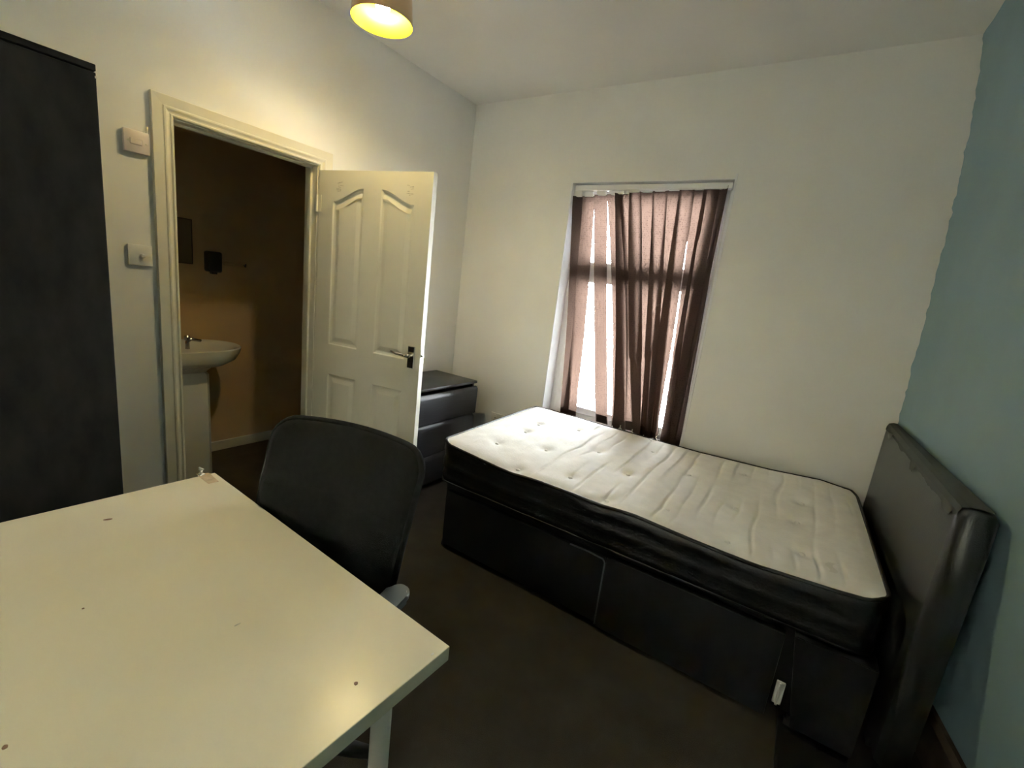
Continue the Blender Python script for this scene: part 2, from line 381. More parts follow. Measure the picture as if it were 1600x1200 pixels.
chain([loc(x) for x in sag((1.475, yb, .625), (1.535, yb, .628), .02)+sag((1.535, yb, .628), (1.62, yb, .622), .028)+sag((1.62, yb, .622), (1.67, yb, .60), .018)+sag((1.67, yb, .60), (1.72, yb, .605), .02)]).build('linking_chain', M['whiteplastic'], blind)
chain([loc(p) for p in ((1.80, 2.24, .70), (1.802, 2.225, .655), (1.80, 2.15, .652), (1.83, 2.09, .650), (1.80, 2.06, .648), (1.775, 2.09, .648), (1.795, 2.13, .648))]).build('linking_chain', M['whiteplastic'], blind)
for x, z in ((1.535, .632), (1.62, .627), (1.70, .608), (1.86, .60)):
    MB().box(loc((x-.003, yb-.004, z-.022)), loc((x+.003, yb+.001, z+.012)), .001, 1).build('chain_clip', M['whiteplastic'], blind)
for x in (1.60, 1.69):
    MB().box(loc((x-.022, yb-.004, .572)), loc((x+.022, yb+.0, .580)), .001, 1).build('weight_plate', M['whiteplastic'], blind)
chain([loc(p) for p in ((1.925, D+.03, 2.19), (1.928, D+.03, 1.6), (1.93, D+.025, .9), (1.93, D+.02, .64))], .0016).build('control_chain', M['whiteplastic'], blind)

# ------------------------------------------------------------------ door leaf, open into the room
DTH = 1.736; DL, DHH, DT = .755, 1.975, .035
hx, hy = .022, YR+.0
ang = math.atan2(-math.cos(DTH), math.sin(DTH))      # local +x runs along the leaf away from the hinge
def arched(x0, x1, z0, zlo, zhi, rising, n=14):
    """panel outline: flat base, ogee top from zlo to zhi"""
    top = []
    for k in range(n+1):
        t = k/n; s = t*t*(3-2*t); h = s if rising else 1-s
        top.append((lerp(x0, x1, t), lerp(zlo, zhi, h)))
    return [(x0, z0), (x1, z0)] + top[::-1]
def rectp(x0, x1, z0, z1): return [(x0, z0), (x1, z0), (x1, z1), (x0, z1)]
PANELS = [arched(.105, .318, 1.015, 1.815, 1.885, True), arched(.437, .650, 1.015, 1.815, 1.885, False), rectp(.105, .318, .20, .835), rectp(.437, .650, .20, .835)]
def inset(poly, d):
    n = len(poly); out = []
    for k in range(n):
        p0, p1, p2 = (Vector(poly[(k+j) % n]) for j in (-1, 0, 1))
        e1 = (p1-p0).normalized(); e2 = (p2-p1).normalized()
        n1 = Vector((-e1.y, e1.x)); n2 = Vector((-e2.y, e2.x)); bis = (n1+n2); bl = bis.length
        if bl < 1e-6: out.append(tuple(p1+n1*d)); continue
        bis /= bl; out.append(tuple(p1 + bis*(d/max(.35, bis.dot(n1)))))
    return out
dm = Matrix.Translation((hx, hy, .008)) @ Matrix.Rotation(ang, 4, 'Z')
# leaf front: flat sheet with four holes filled with moulded panels
bm = bmesh.new(); yF = 0.0
def loop(poly, y): 
    vs = [bm.verts.new((p[0], y, p[1])) for p in poly]; es = [bm.edges.new((vs[k], vs[(k+1) % len(vs)])) for k in range(len(vs))]; return vs, es
ov, oe = loop(rectp(0, DL, 0, DHH), yF); es = list(oe); pv = []
for p in PANELS:
    v, e = loop(p, yF); es += e; pv.append(v)
r = bmesh.ops.triangle_fill(bm, use_beauty=True, use_dissolve=False, edges=es)
# remove any fill inside the panels
from mathutils.geometry import intersect_point_line
def inside(pt, poly):
    c = False; n = len(poly)
    for k in range(n):
        (x1, y1), (x2, y2) = poly[k], poly[(k+1) % n]
        if (y1 > pt[1]) != (y2 > pt[1]) and pt[0] < (x2-x1)*(pt[1]-y1)/(y2-y1)+x1: c = not c
    return c
bad = [f for f in bm.faces if any(inside((f.calc_center_median().x, f.calc_center_median().z), p) for p in PANELS)]
bmesh.ops.delete(bm, geom=bad, context='FACES_ONLY')
bk = [bm.verts.new((x, DT, z)) for x, z in rectp(0, DL, 0, DHH)]
bm.faces.new(bk[::-1])
for k in range(4): bm.faces.new((ov[k], ov[(k+1) % 4], bk[(k+1) % 4], bk[k]))
mb = MB(); mb.bm.free(); mb.bm = bm
door = mb.build('door_1', M['door']); door['kind'] = 'structure'
door.location = (hx, hy, .008); door.rotation_euler = (0, 0, ang)
for p in PANELS:
    b = MB(); rings = []
    for d, y in ((0, 0), (.006, .007), (.016, .010), (.022, .010), (.046, .002), (.050, .002)):
        q = inset(p, d); rings.append([b.bm.verts.new((x, y, z)) for x, z in q])
    n = len(p)
    for a, c in zip(rings, rings[1:]):
        for k in range(n): b.bm.faces.new((a[k], a[(k+1) % n], c[(k+1) % n], c[k]))
    b.bm.faces.new(rings[-1]); 
    pn = b.build('door_panel', M['door'], door)
# handle: backplate and lever
hd = MB().box((.678, -.008, .975), (.722, 0, 1.095), .003, 2).build('handle_plate', M['chrome'], door)
b = MB(); b.tube([(.702, -.006, 1.045), (.702, -.045, 1.045)], .010, 12); b.tube([(.702, -.045, 1.045), (.68, -.047, 1.046), (.63, -.046, 1.050), (.595, -.044, 1.056)], [.010, .009, .0075, .006], 12)
b.build('lever', M['chrome'], hd, True)
MB().box((DL-.0005, .008, 1.00), (DL+.0015, .028, 1.10), .0005, 1).box((DL, .011, 1.04), (DL+.010, .024, 1.055), .002, 1).build('latch_plate', M['chrome'], door)
for z in (1.80, .25):
    MB().tube([(-.008, -.006, z-.045), (-.008, -.006, z+.045)], .0065, 10).box((-.02, -.004, z-.045), (.02, -.0005, z+.045)).build('hinge', M['gloss'], door)
def residue(x0, x1, z0, z1, n, name='sticker_residue'):
    b = MB()
    for k in range(n):
        a = lerp(x0, x1, random.random()*.6); zz = lerp(z0, z1, (k+.5)/n); wd = (x1-x0)*(.3+.5*random.random())
        sk = random.uniform(-.006, .008)
        b.prism([(a, zz-.0022), (min(a+wd, x1), zz-.0022+sk), (min(a+wd, x1), zz+.0030+sk), (a, zz+.0022)], 0, .0006, Matrix(((1, 0, 0, 0), (0, 0, -1, 0), (0, 1, 0, 0), (0, 0, 0, 1))))
    b.build(name, M['stain_grey'], door)
residue(.125, .185, 1.862, 1.912, 6); residue(.598, .648, 1.855, 1.915, 6)

# ------------------------------------------------------------------ divan base, mattress, headboard
NF, FF, FH, NH = (Vector(p) for p in ((.955, 1.062), (.905, 2.150), (2.845, 2.175), (2.868, 1.080)))
def bedxy(u, v): return NF.lerp(NH, u).lerp(FF.lerp(FH, u), v)
BX = Vector((1.9, 1.6, 0))
base = thing('divan_base', 'black faux leather divan base under the mattress with drawer fronts', 'bed base', (1.9, 1.6, 0))
def quadbox(b, u0, u1, v0, v1, z0, z1, off=0):
    ps = [bedxy(u0, v0), bedxy(u1, v0), bedxy(u1, v1), bedxy(u0, v1)]
    b.prism([(p.x-BX.x, p.y-BX.y) for p in ps], z0, z1)
    return b
b = MB(); quadbox(b, .012, .985, .045, .97, .035, .405); bmesh.ops.bevel(b.bm, geom=b.bm.edges[:], offset=.012, segments=2, affect='EDGES')
b.build('base_body', M['leather'], base, 'auto')
def front(x0, x1, y, t, z0, z1, nm, bev=.008):
    b = MB(); b.box((x0-BX.x, y-BX.y, z0), (x1-BX.x, y+t-BX.y, z1), bev, 2)
    return b.build(nm, M['leather'], base, 'auto')
front(1.00, 1.925, 1.092, .025, .03, .352, 'drawer_front', .003)
front(1.940, 2.625, 1.080, .035, .02, .372, 'drawer_front', .005)
b = MB(); b.prism([(2.648-BX.x, .404), (2.704-BX.x, .055), (2.884-BX.x, .055), (2.884-BX.x, .404)], 1.045-BX.y, 1.13-BX.y, Matrix(((1, 0, 0, 0), (0, 0, 1, 0), (0, 1, 0, 0), (0, 0, 0, 1))))
bmesh.ops.bevel(b.bm, geom=b.bm.edges[:], offset=.003, segments=2, affect='EDGES'); b.build('head_end_panel', M['leather'], base, 'auto')
MB().box((2.672-BX.x, .76-BX.y, 0), (2.884-BX.x, 1.12-BX.y, .028), .003, 2).build('low_board', M['leather'], base, 'auto')
MB().tube([(1.96-BX.x, 1.081-BX.y, .3735), (2.622-BX.x, 1.081-BX.y, .3735)], .0025, 8).build('drawer_piping', M['plastic'], base, True)
b = MB(); b.box((2.634-BX.x, 1.050-BX.y, .115), (2.662-BX.x, 1.062-BX.y, .205), .002, 1); b.box((2.643-BX.x, 1.040-BX.y, .115), (2.651-BX.x, 1.052-BX.y, .205), .002, 1)
lb = b.build('linking_bracket', M['silver'], base); lb['label'] = 'silver metal linking bracket'
# piping strip on the drawer edge
MB().tube([(1.759-BX.x, 1.087-BX.y, .3555), (1.85-BX.x, 1.087-BX.y, .357), (1.921-BX.x, 1.085-BX.y, .353), (1.934-BX.x, 1.082-BX.y, .34), (1.9345-BX.x, 1.081-BX.y, .03)], .0035, 8).build('drawer_piping', M['armpad'], base, True)
for x, y in ((1.0, 1.12), (1.0, 2.07), (2.70, 1.10), (2.78, 2.07), (1.55, 1.13), (2.2, 1.13)):
    b = MB(); b.tube([(x-BX.x-.012, y-BX.y, .022), (x-BX.x+.012, y-BX.y, .022)], .022, 14); b.tube([(x-BX.x, y-BX.y, .02), (x-BX.x, y-BX.y, .06)], .008, 8)
    b.build('castor', M['plastic'], base)

mt = thing('mattress', 'cream tufted mattress with black borders lying on the divan base', 'mattress', (1.9, 1.6, .405))
BM_ = Vector((1.9, 1.6, .405))
NEARZ = [(0, .632), (.08, .618), (.2, .600), (.33, .606), (.45, .605), (.56, .612), (.68, .598), (.8, .592), (.92, .606), (1, .622)]
FARZ = [(0, .634), (.06, .640), (.2, .636), (.45, .628), (.6, .626), (.8, .637), (.92, .655), (1, .640)]
TUFTS = [(1.376, 1.906), (1.619, 1.661), (1.852, 1.929), (1.42, 1.111), (1.652, 1.226), (1.856, 1.48), (1.883, 1.121), (2.116, 1.247), (1.154, 1.306), (1.389, 1.456), (2.103, 1.734), (2.343, 1.969), (2.357, 1.515), (2.372, 1.176), (2.612, 1.772), (2.624, 1.278), (1.15, 1.78), (1.16, 1.60), (2.60, 1.55)]
def rmap(u, v, ru=.04, rv=.075):
    cu = ru if u < ru else (1-ru if u > 1-ru else None); cv = rv if v < rv else (1-rv if v > 1-rv else None)
    if cu is None or cv is None: return u, v
    a, c = (u-cu)/ru, (v-cv)/rv; m_ = max(abs(a), abs(c)); l = math.hypot(a, c)
    if l < 1e-9: return u, v
    return cu+a*m_/l*ru, cv+c*m_/l*rv
def topz(u, v):
    e = lerp(interp(NEARZ, u), interp(FARZ, u), v*v*(3-2*v))
    d = min(u/.035, (1-u)/.035, v/.06, (1-v)/.06, 1.0)
    puff = .012*(1-(1-d)**2)
    p = bedxy(u, v); x, y = p.x, p.y
    z = e + puff
    for tx, ty in TUFTS:
        q = (x-tx)**2+(y-ty)**2
        if q < .03: z -= .011*math.exp(-q/.0011) + .005*math.exp(-q/.006)
    # quilting pulls: ridges running across the bed, stronger toward the head
    amp = .0055*d
    w_ = x + .018*noise.noise(Vector((x*3, y*4, 9.1))) + .06*(y-1.6)*(x-2.0)*.3
    q = w_/.072; fr_ = abs(q-round(q))*.072
    vis = max(0, noise.noise(Vector((round(q)*3.7, y*3.5, .5)))+.35) * (1 if x > 1.45 else .25)
    z -= .0095*d*vis*math.exp(-(fr_/.0065)**2)
    z += amp*.6*noise.noise(Vector((x*15, y*9, 2.2))) + .003*d*noise.noise(Vector((x*5, y*4, 7)))
    # creases fanning out of the foot corner
    if u < .22:
        k2 = noise.noise(Vector((x*16-y*10, y*3, 4.4))); z += .004*d*k2*(1-u/.22)
    return z
def topf(u, v):
    U, V = rmap(u, v); p = bedxy(U, V); return Vector((p.x, p.y, topz(U, V)))-BM_
MB().grid(topf, 340, 130).build('mattress_top', M['cream'], mt, True)
# perimeter stations
def perim(n=260):
    L = []
    cyc = [(0, 0), (1, 0), (1, 1), (0, 1), (0, 0)]; lens = [1.92, 1.09, 1.92, 1.09]
    for k in range(4):
        a, c = cyc[k], cyc[k+1]; m_ = int(n*lens[k]/sum(lens))
        for j in range(m_):
            t = j/m_; U, V = rmap(lerp(a[0], c[0], t), lerp(a[1], c[1], t)); p = bedxy(U, V); L.append((p.x, p.y, topz(U, V)))
    return L
PM = perim(); n = len(PM)
def normal2(k):
    a, c = Vector(PM[k-2][:2]), Vector(PM[(k+2) % n][:2]); t = (c-a).normalized(); return Vector((t.y, -t.x))
b = MB(); rings = []
bprof = [(0.0, 0.0), (.006, .06), (.010, .2), (.002, .33), (.010, .45), (.012, .58), (.002, .68), (.010, .8), (.006, .94), (-.004, 1.0)]
for k in range(n):
    x, y, zt = PM[k]; nn = normal2(k); zb = .408
    wr = .004*noise.noise(Vector((x*9, y*9, 1)))
    rings.append([b.bm.verts.new(Vector((x+nn.x*(o+wr*(0 if j in (0, 9) else 1)), y+nn.y*(o+wr*(0 if j in (0, 9) else 1)), lerp(zt-.004, zb, f)))-BM_) for j, (o, f) in enumerate(bprof)])
for k in range(n):
    a, c = rings[k], rings[(k+1) % n]
    for j in range(len(bprof)-1): b.bm.faces.new((a[j], c[j], c[j+1], a[j+1]))
b.bm.faces.new([r_[-1] for r_ in rings][::-1])
b.build('mattress_border', M['border'], mt, True)
def piping(off, zf, nm, r):
    pts = []
    for k in range(0, n):
        x, y, zt = PM[k]; nn = normal2(k); pts.append(Vector((x+nn.x*off, y+nn.y*off, zf(zt)))-BM_)
    pts.append(pts[0].copy()); MB().tube(pts, r, 8, False).build(nm, M['border'], mt, True)
piping(.004, lambda z: z-.001, 'top_piping', .0075)
piping(.006, lambda z: .418, 'bottom_piping', .0045)
for tx, ty in TUFTS:
    # invert bed mapping roughly for the height
    u = (tx-.93)/1.93; v = (ty-1.07)/1.09; z = topz(min(max(u, 0), 1), min(max(v, 0), 1))
    b = MB(); b.lathe([(.0005, .004), (.006, .0035), (.010, .001), (.011, -.003)], 12, Vector((tx, ty, z+.002))-BM_); 
    b.build('tuft_button', M['cream'], mt, True)
b = MB()
def stf(u, v):
    uu, vv = lerp(.914, .926, u)+.004*math.sin(v*7), lerp(.09, .16, v); p = bedxy(uu, vv); return Vector((p.x, p.y, topz(uu, vv)+.0008))-BM_
b.grid(stf, 8, 8).build('fabric_stain', M['mattress_stain'], mt)

hb = thing('headboard', 'black faux leather headboard with torn top edge against the teal wall', 'headboard', (2.95, 1.6, 0))
HO = Vector((2.95, 1.6, 0))
def hbx(v, z): return lerp(2.925, 2.895, v)      # front face x, v: near 0 -> far 1
def hbb(v, z): return min(lerp(3.005, 2.938, v), teal_x(lerp(1.0, 2.205, v), z)-.006)
b = MB(); rings = []
NV, r0 = 60, .016
for k in range(NV+1):
    v = k/NV; y = lerp(1.0, 2.205, v); edge = min(v, 1-v)*1.2
    rnd = r0-math.sqrt(max(0, r0*r0-max(0, r0-edge)**2)) if edge < r0 else 0
    zt = lerp(1.018, 1.036, v) - rnd*.5 + .004*noise.noise(Vector((y*6, 0, 1)))
    z0 = .12; xf, xb = hbx(v, 1), hbb(v, 1.0)
    th = xb-xf; q = min(.022, th*.45); bow = .006*math.sin(math.pi*v)
    sec = [(xf+rnd+.004, z0), (xf+rnd-bow, .55), (xf+rnd-bow, .85), (xf+rnd, zt-q), (xf+rnd+q*.3, zt-q*.3), (xf+rnd+q, zt), (xb-q*.4, zt), (xb, zt-.012), (xb, .6), (hbb(v, .3) if False else xb, z0)]
    rings.append([b.bm.verts.new(Vector((x, y, z))-HO) for x, z in sec])
for a, c in zip(rings, rings[1:]):
    m_ = len(a)
    for j in range(m_): b.bm.faces.new((a[j], a[(j+1) % m_], c[(j+1) % m_], c[j]))
b.bm.faces.new(rings[0]); b.bm.faces.new(rings[-1][::-1])
b.build('padded_panel', M['headboard'], hb, True)
# torn strip along the top: exposed backing, ragged lower edge
b = MB(); TR = []
prev = None
for k in range(61):
    v = k/60*.97+.015; y = lerp(1.0, 2.205, v)
    rag = .012 + .020*max(0, noise.noise(Vector((y*7, 1.7, 0)))+.25) + .006*noise.noise(Vector((y*40, 0, 0)))
    if .42 < v < .47: rag += .030
    if .05 < v < .12: rag += .014
    zt = lerp(1.018, 1.036, v); xf = hbx(v, 1)
    bow = .006*math.sin(math.pi*v)
    ps = [Vector((xf-bow-.0025, y, zt-.018-rag)), Vector((xf-bow-.0015, y, zt-.020)), Vector((xf+.004, y, zt-.004)), Vector((xf+.020, y, zt+.0025)), Vector((hbb(v, 1)-.008, y, zt+.0025))]
    cur = [b.bm.verts.new(p-HO) for p in ps]
    if prev:
        for j in range(4): b.bm.faces.new((prev[j], cur[j], cur[j+1], prev[j+1]))
    prev = cur
tr = b.build('torn_edge', M['tear'], hb); tr['label'] = 'peeling torn top edge showing backing'
# loose curled flap near the far corner
b = MB()
def flap(u, v):
    y = lerp(1.96, 2.10, u); wdt = .03*math.sin(math.pi*u)
    return Vector((2.893-.004-.016*v*v*math.sin(math.pi*u), y, 1.015-.012*u*0-wdt*(1-v)*1.2+.004))-HO
b.grid(flap, 12, 5).build('loose_flap', M['headboard'], hb, True)
for y in (1.25, 1.95):
    MB().box(Vector((2.952, y-.03, .0))-HO, Vector((2.968, y+.03, .125))-HO, .003, 1).build('strut', M['plastic'], hb)

# ------------------------------------------------------------------ chest of drawers in the corner
ch = thing('chest_of_drawers', 'black three drawer chest in the corner behind the open door', 'chest', (.235, 1.62, 0))
CO = Vector((.235, 1.62, 0)); cx0, cx1, cy0, cy1, cz = .022, .447, 1.22, 2.02, .750
b = MB(); b.box(Vector((cx0, cy0, 0))-CO, Vector((cx1-.03, cy0+.02, cz-.02))-CO); b.box(Vector((cx0, cy1-.02, 0))-CO, Vector((cx1-.03, cy1, cz-.02))-CO)
b.box(Vector((cx0, cy0+.02, .02))-CO, Vector((cx0+.008, cy1-.02, cz-.02))-CO); b.box(Vector((cx0+.01, cy0+.02, .03))-CO, Vector((cx1-.04, cy1-.02, .06))-CO)
b.build('carcass', M['blackwood'], ch)
MB().box(Vector((cx0-.004, cy0-.004, cz-.02))-CO, Vector((cx1-.004, cy1+.006, cz))-CO, .003, 2).build('top', M['blackwood'], ch, 'auto')
zz = [.045, .262, .500, .722]
for k in range(3):
    out = .012 if k == 2 else 0
    b = MB(); 
    xo = cx1-.022+out
    # front with scooped upper lip
    sec = [(xo, zz[k]), (xo+.02, zz[k]), (xo+.022, zz[k+1]-.05), (xo+.020, zz[k+1]-.028), (xo+.010, zz[k+1]-.014), (xo, zz[k+1]-.012)]
    lo = [b.bm.verts.new(Vector((x, cy0+.002, z))-CO) for x, z in sec]; hi = [b.bm.verts.new(Vector((x, cy1-.002, z))-CO) for x, z in sec]
    b.bm.faces.new(lo[::-1]); b.bm.faces.new(hi)
    for j in range(6): b.bm.faces.new((lo[j], lo[(j+1) % 6], hi[(j+1) % 6], hi[j]))
    b.box(Vector((cx0+.02, cy0+.03, zz[k]+.01))-CO, Vector((xo, cy1-.03, zz[k+1]-.06))-CO)
    b.build('drawer', M['blackwood'], ch, 'auto')

# ------------------------------------------------------------------ wardrobe at the left edge
wd = thing('wardrobe', 'tall black wardrobe standing on the left side of the room', 'wardrobe', (.3, -.68, 0))
WO = Vector((.3, -.68, 0)); wx, wy0, wy1, wz = .577, -1.18, -.178, 1.955
b = MB(); b.box(Vector((.01, wy0, 0))-WO, Vector((wx, wy0+.018, wz-.018))-WO); b.box(Vector((.01, wy1-.018, 0))-WO, Vector((wx, wy1, wz-.018))-WO)
b.box(Vector((.01, wy0+.018, .0))-WO, Vector((.016, wy1-.018, wz-.018))-WO); b.box(Vector((.02, wy0+.018, .06))-WO, Vector((wx-.01, wy1-.018, .078))-WO)
b.box(Vector((wx-.06, wy0+.018, 0))-WO, Vector((wx-.045, wy1-.018, .06))-WO)
b.build('carcass', M['wardrobe'], wd)
MB().box(Vector((.01, wy0, wz-.018))-WO, Vector((wx+.018, wy1, wz))-WO, .0015, 1).build('top_panel', M['wardrobe'], wd)
for a, c in ((wy0+.002, -.681), (-.677, wy1-.001)):
    dr = MB().box(Vector((wx+.001, a, .07))-WO, Vector((wx+.019, c, wz-.022))-WO, .0015, 1).build('door', M['wardrobe'], wd)
    y = -.70 if a < -.9 else -.655
    MB().tube([Vector((wx+.019, y, .98))-WO, Vector((wx+.04, y, .98))-WO, Vector((wx+.042, y, 1.10))-WO, Vector((wx+.019, y, 1.10))-WO], .005, 8).build('handle', M['silver'], dr, True)
MB().box(Vector((wx+.002, wy1-.004, 1.918))-WO, Vector((wx+.020, wy1+.001, 1.924))-WO).build('edge_chip', M['whiteplastic'], wd)

# ------------------------------------------------------------------ desk
DA = -.045
dk = thing('desk', 'white rectangular desk with marked top in the foreground', 'desk', (1.983, -.062, 0), DA)
LD, WD_, ZD = 1.105, .60, .738
MB().box((-LD, -WD_, ZD-.034), (0, 0, ZD), .0015, 2).build('desktop', M['desk'], dk)
for x, y in ((-.062, -.115), (-LD+.06, -.115), (-.062, -WD_+.06), (-LD+.06, -WD_+.06)):
    b = MB(); b.tube([(x, y, .012), (x, y, ZD-.034)], .020, 20); b.tube([(x, y, ZD-.040), (x, y, ZD-.034)], .038, 20)
    lg = b.build('leg', M['deskleg'], dk, 'auto')
    MB().tube([(x, y, 0), (x, y, .014)], .022, 16).build('leg_foot', M['plastic'], lg)
def dloc(x, y):      # world xy -> desk local
    p = Vector((x-1.983, y+.062)); c, s = math.cos(-DA), math.sin(-DA); return (c*p.x-s*p.y, s*p.x+c*p.y)
def spot(x, y, rx, ry, nm, m, rot=0):
    lx, ly = dloc(x, y); pts = []
    for k in range(14):
        a = 2*math.pi*k/14; r_ = 1+.25*noise.noise(Vector((math.cos(a)*2, math.sin(a)*2, x*9)))
        px, py = rx*math.cos(a)*r_, ry*math.sin(a)*r_; pts.append((lx+px*math.cos(rot)-py*math.sin(rot), ly+px*math.sin(rot)+py*math.cos(rot)))
    MB().prism(pts, ZD+.0001, ZD+.0008).build(nm, m, dk)
spot(1.005, -.331, .004, .010, 'stain', M['stain_brown'], -.4); spot(1.911, -.238, .0035, .0035, 'screw_hole', M['stain_brown'])
spot(1.62, -.62, .004, .003, 'stain', M['stain_brown']); spot(1.36, -.47, .0022, .0022, 'stain', M['stain_brown'])
spot(1.97, -.10, .002, .004, 'stain', M['whiteplastic']); spot(1.62, -.30, .0015, .006, 'stain', M['stain_grey'])
lx, ly = dloc(.905, -.050)
MB().prism([(lx-.05, ly-.012), (lx+.048, ly-.012), (lx+.05, ly+.018), (lx-.035, ly+.022)], ZD+.0001, ZD+.0008).build('glue_patch', M['patch'], dk)
# clear plastic hook stuck to the desk corner
hk = thing('plastic_hook', 'small milky clear plastic hook stuck upright on the desk corner', 'hook', (.872, -.050, ZD))
MB().box((-.010, -.008, .0008), (.010, .008, .004), .001, 1).tube([(0, 0, .003), (0, 0, .014), (.001, 0, .020)], [.005, .0035, .003], 10).build('stem', M['hook'], hk, 'auto')
MB().tube([(-.012, 0, .021), (0, 0, .020), (.014, 0, .024)], [.004, .005, .0035], 10).build('hook_head', M['hook'], hk, True)

# ------------------------------------------------------------------ office chair behind the desk
CR = math.radians(14)
oc = thing('office_chair', 'black swivel office chair pushed in behind the white desk', 'chair', (1.432, -.10, -.0), CR)
# local: +y is toward the back, backrest plane leans back
BWD, Z0, Z1 = .535, .57, .995
def backf_pt(s, t, thick):
    """s across -1..1, t 0..1 up; returns local point on the front or rear face"""
    hw = BWD/2*(.93+.07*t); 
    # rounded corner shrink
    z = lerp(Z0, Z1, t); x = hw*s
    lean = .115 + .12*t + .020*(t-.5)**2*4*.3
    y = lean + .045*(1-s*s)*.8
    return Vector((x, y+thick, z - .015*s*s*t))
def squircle(u, v, rx=.26, ry=.30):
    a, c = 2*u-1, 2*v-1; cu = max(0, abs(a)-(1-rx))/rx; cv = max(0, abs(c)-(1-ry))/ry
    if cu > 0 and cv > 0:
        m_ = max(cu, cv); l = math.hypot(cu, cv); cu2, cv2 = cu*m_/l, cv*m_/l
        a = math.copysign(1-rx+rx*cu2, a); c = math.copysign(1-ry+ry*cv2, c)
    return a, (c+1)/2
b = MB(); N1, N2 = 30, 26
F = [[None]*(N2+1) for _ in range(N1+1)]; R_ = [[None]*(N2+1) for _ in range(N1+1)]
for i in range(N1+1):
    for j in range(N2+1):
        s, t = squircle(i/N1, j/N2)
        e = min(i/N1, 1-i/N1, j/N2, 1-j/N2)*8; pad = min(1, e)**.5
        fold = -.010*math.exp(-((t-.53+.05*s)/.02)**2) if abs(s) < .95 else 0      # crease across the fabric
        F[i][j] = b.bm.verts.new(backf_pt(s, t, -.006-.018*pad-fold*.8)); R_[i][j] = b.bm.verts.new(backf_pt(s, t, .014+.010*pad))
for i in range(N1):
    for j in range(N2):
        b.bm.faces.new((F[i][j], F[i+1][j], F[i+1][j+1], F[i][j+1])); b.bm.faces.new((R_[i][j], R_[i][j+1], R_[i+1][j+1], R_[i+1][j]))
per = [(i, 0) for i in range(N1)]+[(N1, j) for j in range(N2)]+[(i, N2) for i in range(N1, 0, -1)]+[(0, j) for j in range(N2, 0, -1)]
for p, q in zip(per, per[1:]+per[:1]): b.bm.faces.new((F[p[0]][p[1]], R_[p[0]][p[1]], R_[q[0]][q[1]], F[q[0]][q[1]]))
b.build('backrest', M['mesh'], oc, True)
# rim frame
pts = []
for k in range(80):
    a = k/80*4; q = int(a); f = a-q
    uu, vv = ((f, 0), (1, f), (1-f, 1), (0, 1-f))[q]; s, t = squircle(uu, vv); pts.append(backf_pt(s*1.012, t, .008))
pts.append(pts[0].copy()); fr = MB().tube(pts, .011, 10, False).build('back_frame', M['mesh'], oc, True)
b = MB(); b.box((-.24, -.34, .445), (.24, .13, .51), .03, 4); b.build('seat', M['mesh'], oc, True)
MB().tube([(0, .22, .72), (0, .21, .58), (0, .16, .46), (0, .02, .42)], [.022, .024, .024, .022], 12).build('back_support', M['plastic'], oc, True)
for sgn in (-1, 1):
    x = sgn*.285
    arm = MB().tube([(x-sgn*.06, .02, .44), (x, .02, .45), (x, .05, .53), (x, .04, .605)], .014, 10).build('armrest', M['plastic'], oc, True)
    b = MB()
    # rounded pad
    outl = [(x+.034*math.cos(a)*.95, .115+.040*math.sin(a)) for a in [math.pi*k/10 for k in range(11)]] + [(x+.030*math.cos(a), -.12+.03*math.sin(a)) for a in [math.pi+math.pi*k/10 for k in range(11)]]
    b.prism(outl, .605, .632); bmesh.ops.bevel(b.bm, geom=[e for e in b.bm.edges if abs(e.verts[0].co.z-e.verts[1].co.z) < .001], offset=.007, segments=2, affect='EDGES')
    ap = b.build('arm_pad', M['armpad'], arm, 'auto')
MB().tube([(0, 0, .10), (0, 0, .30), (0, 0, .301), (0, 0, .44)], [.026, .026, .015, .015], 14).box((-.09, -.11, .415), (.09, .10, .446), .008, 1).build('gas_lift', M['plastic'], oc, 'auto')
for k in range(5):
    a = math.radians(22+72*k); dx, dy = math.cos(a), math.sin(a)
    lg = MB().tube([(dx*.02, dy*.02, .115), (dx*.16, dy*.16, .105), (dx*.29, dy*.29, .078)], [.030, .024, .016], 10).build('base_arm', M['plastic'], oc, True)
    b = MB(); px, py = dx*.28, dy*.28
    for o in (-.012, .012):
        b.tube([(px-dy*(o-.009), py+dx*(o-.009), .026), (px-dy*(o+.009), py+dx*(o+.009), .026)], .026, 14)
    b.tube([(px, py, .03), (px, py, .085)], .007, 8); b.build('caster', M['plastic'], lg, 'auto')

# ------------------------------------------------------------------ ceiling lamp
LX, LY, LZ = .69, .751, 2.50
lp = thing('pendant_lamp', 'gold drum pendant lamp lit under the ceiling', 'lamp', (LX, LY, LZ))
b = MB(); b.lathe([(.110, .20), (.127, 0)], 48); b.build('shade', M['shade_out'], lp, True)
sh = lp.children[0]
b = MB(); b.lathe([(.1265, 0), (.1245, .0005), (.1075, .20), (.110, .20)], 48); b.build('shade_lining', M['shade_in'], sh, True)
b = MB()
for a in (0, 2.094, 4.189): b.tube([(.016*math.cos(a), .016*math.sin(a), .160), (.110*math.cos(a), .110*math.sin(a), .166)], .0015, 6)
b.build('spider_ring', M['silver'], lp)
b = MB(); b.lathe([(.0005, .030), (.012, .032), (.022, .040), (.029, .052), (.030, .064), (.026, .082), (.017, .104), (.013, .118)], 20); b.build('bulb', M['bulb'], lp, True)
MB().tube([(0, 0, .112), (0, 0, .175), (0, 0, .19)], [.016, .018, .008], 16).build('lamp_holder', M['whiteplastic'], lp, True)
MB().tube([(0, 0, .185), (0, 0, H-LZ-.02)], .003, 8).build('cord', M['whiteplastic'], lp)
MB().tube([(0, 0, H-LZ-.028), (0, 0, H-LZ-.004), (0, 0, H-LZ)], [.030, .045, .046], 20).build('ceiling_rose', M['whiteplastic'], lp, 'auto')

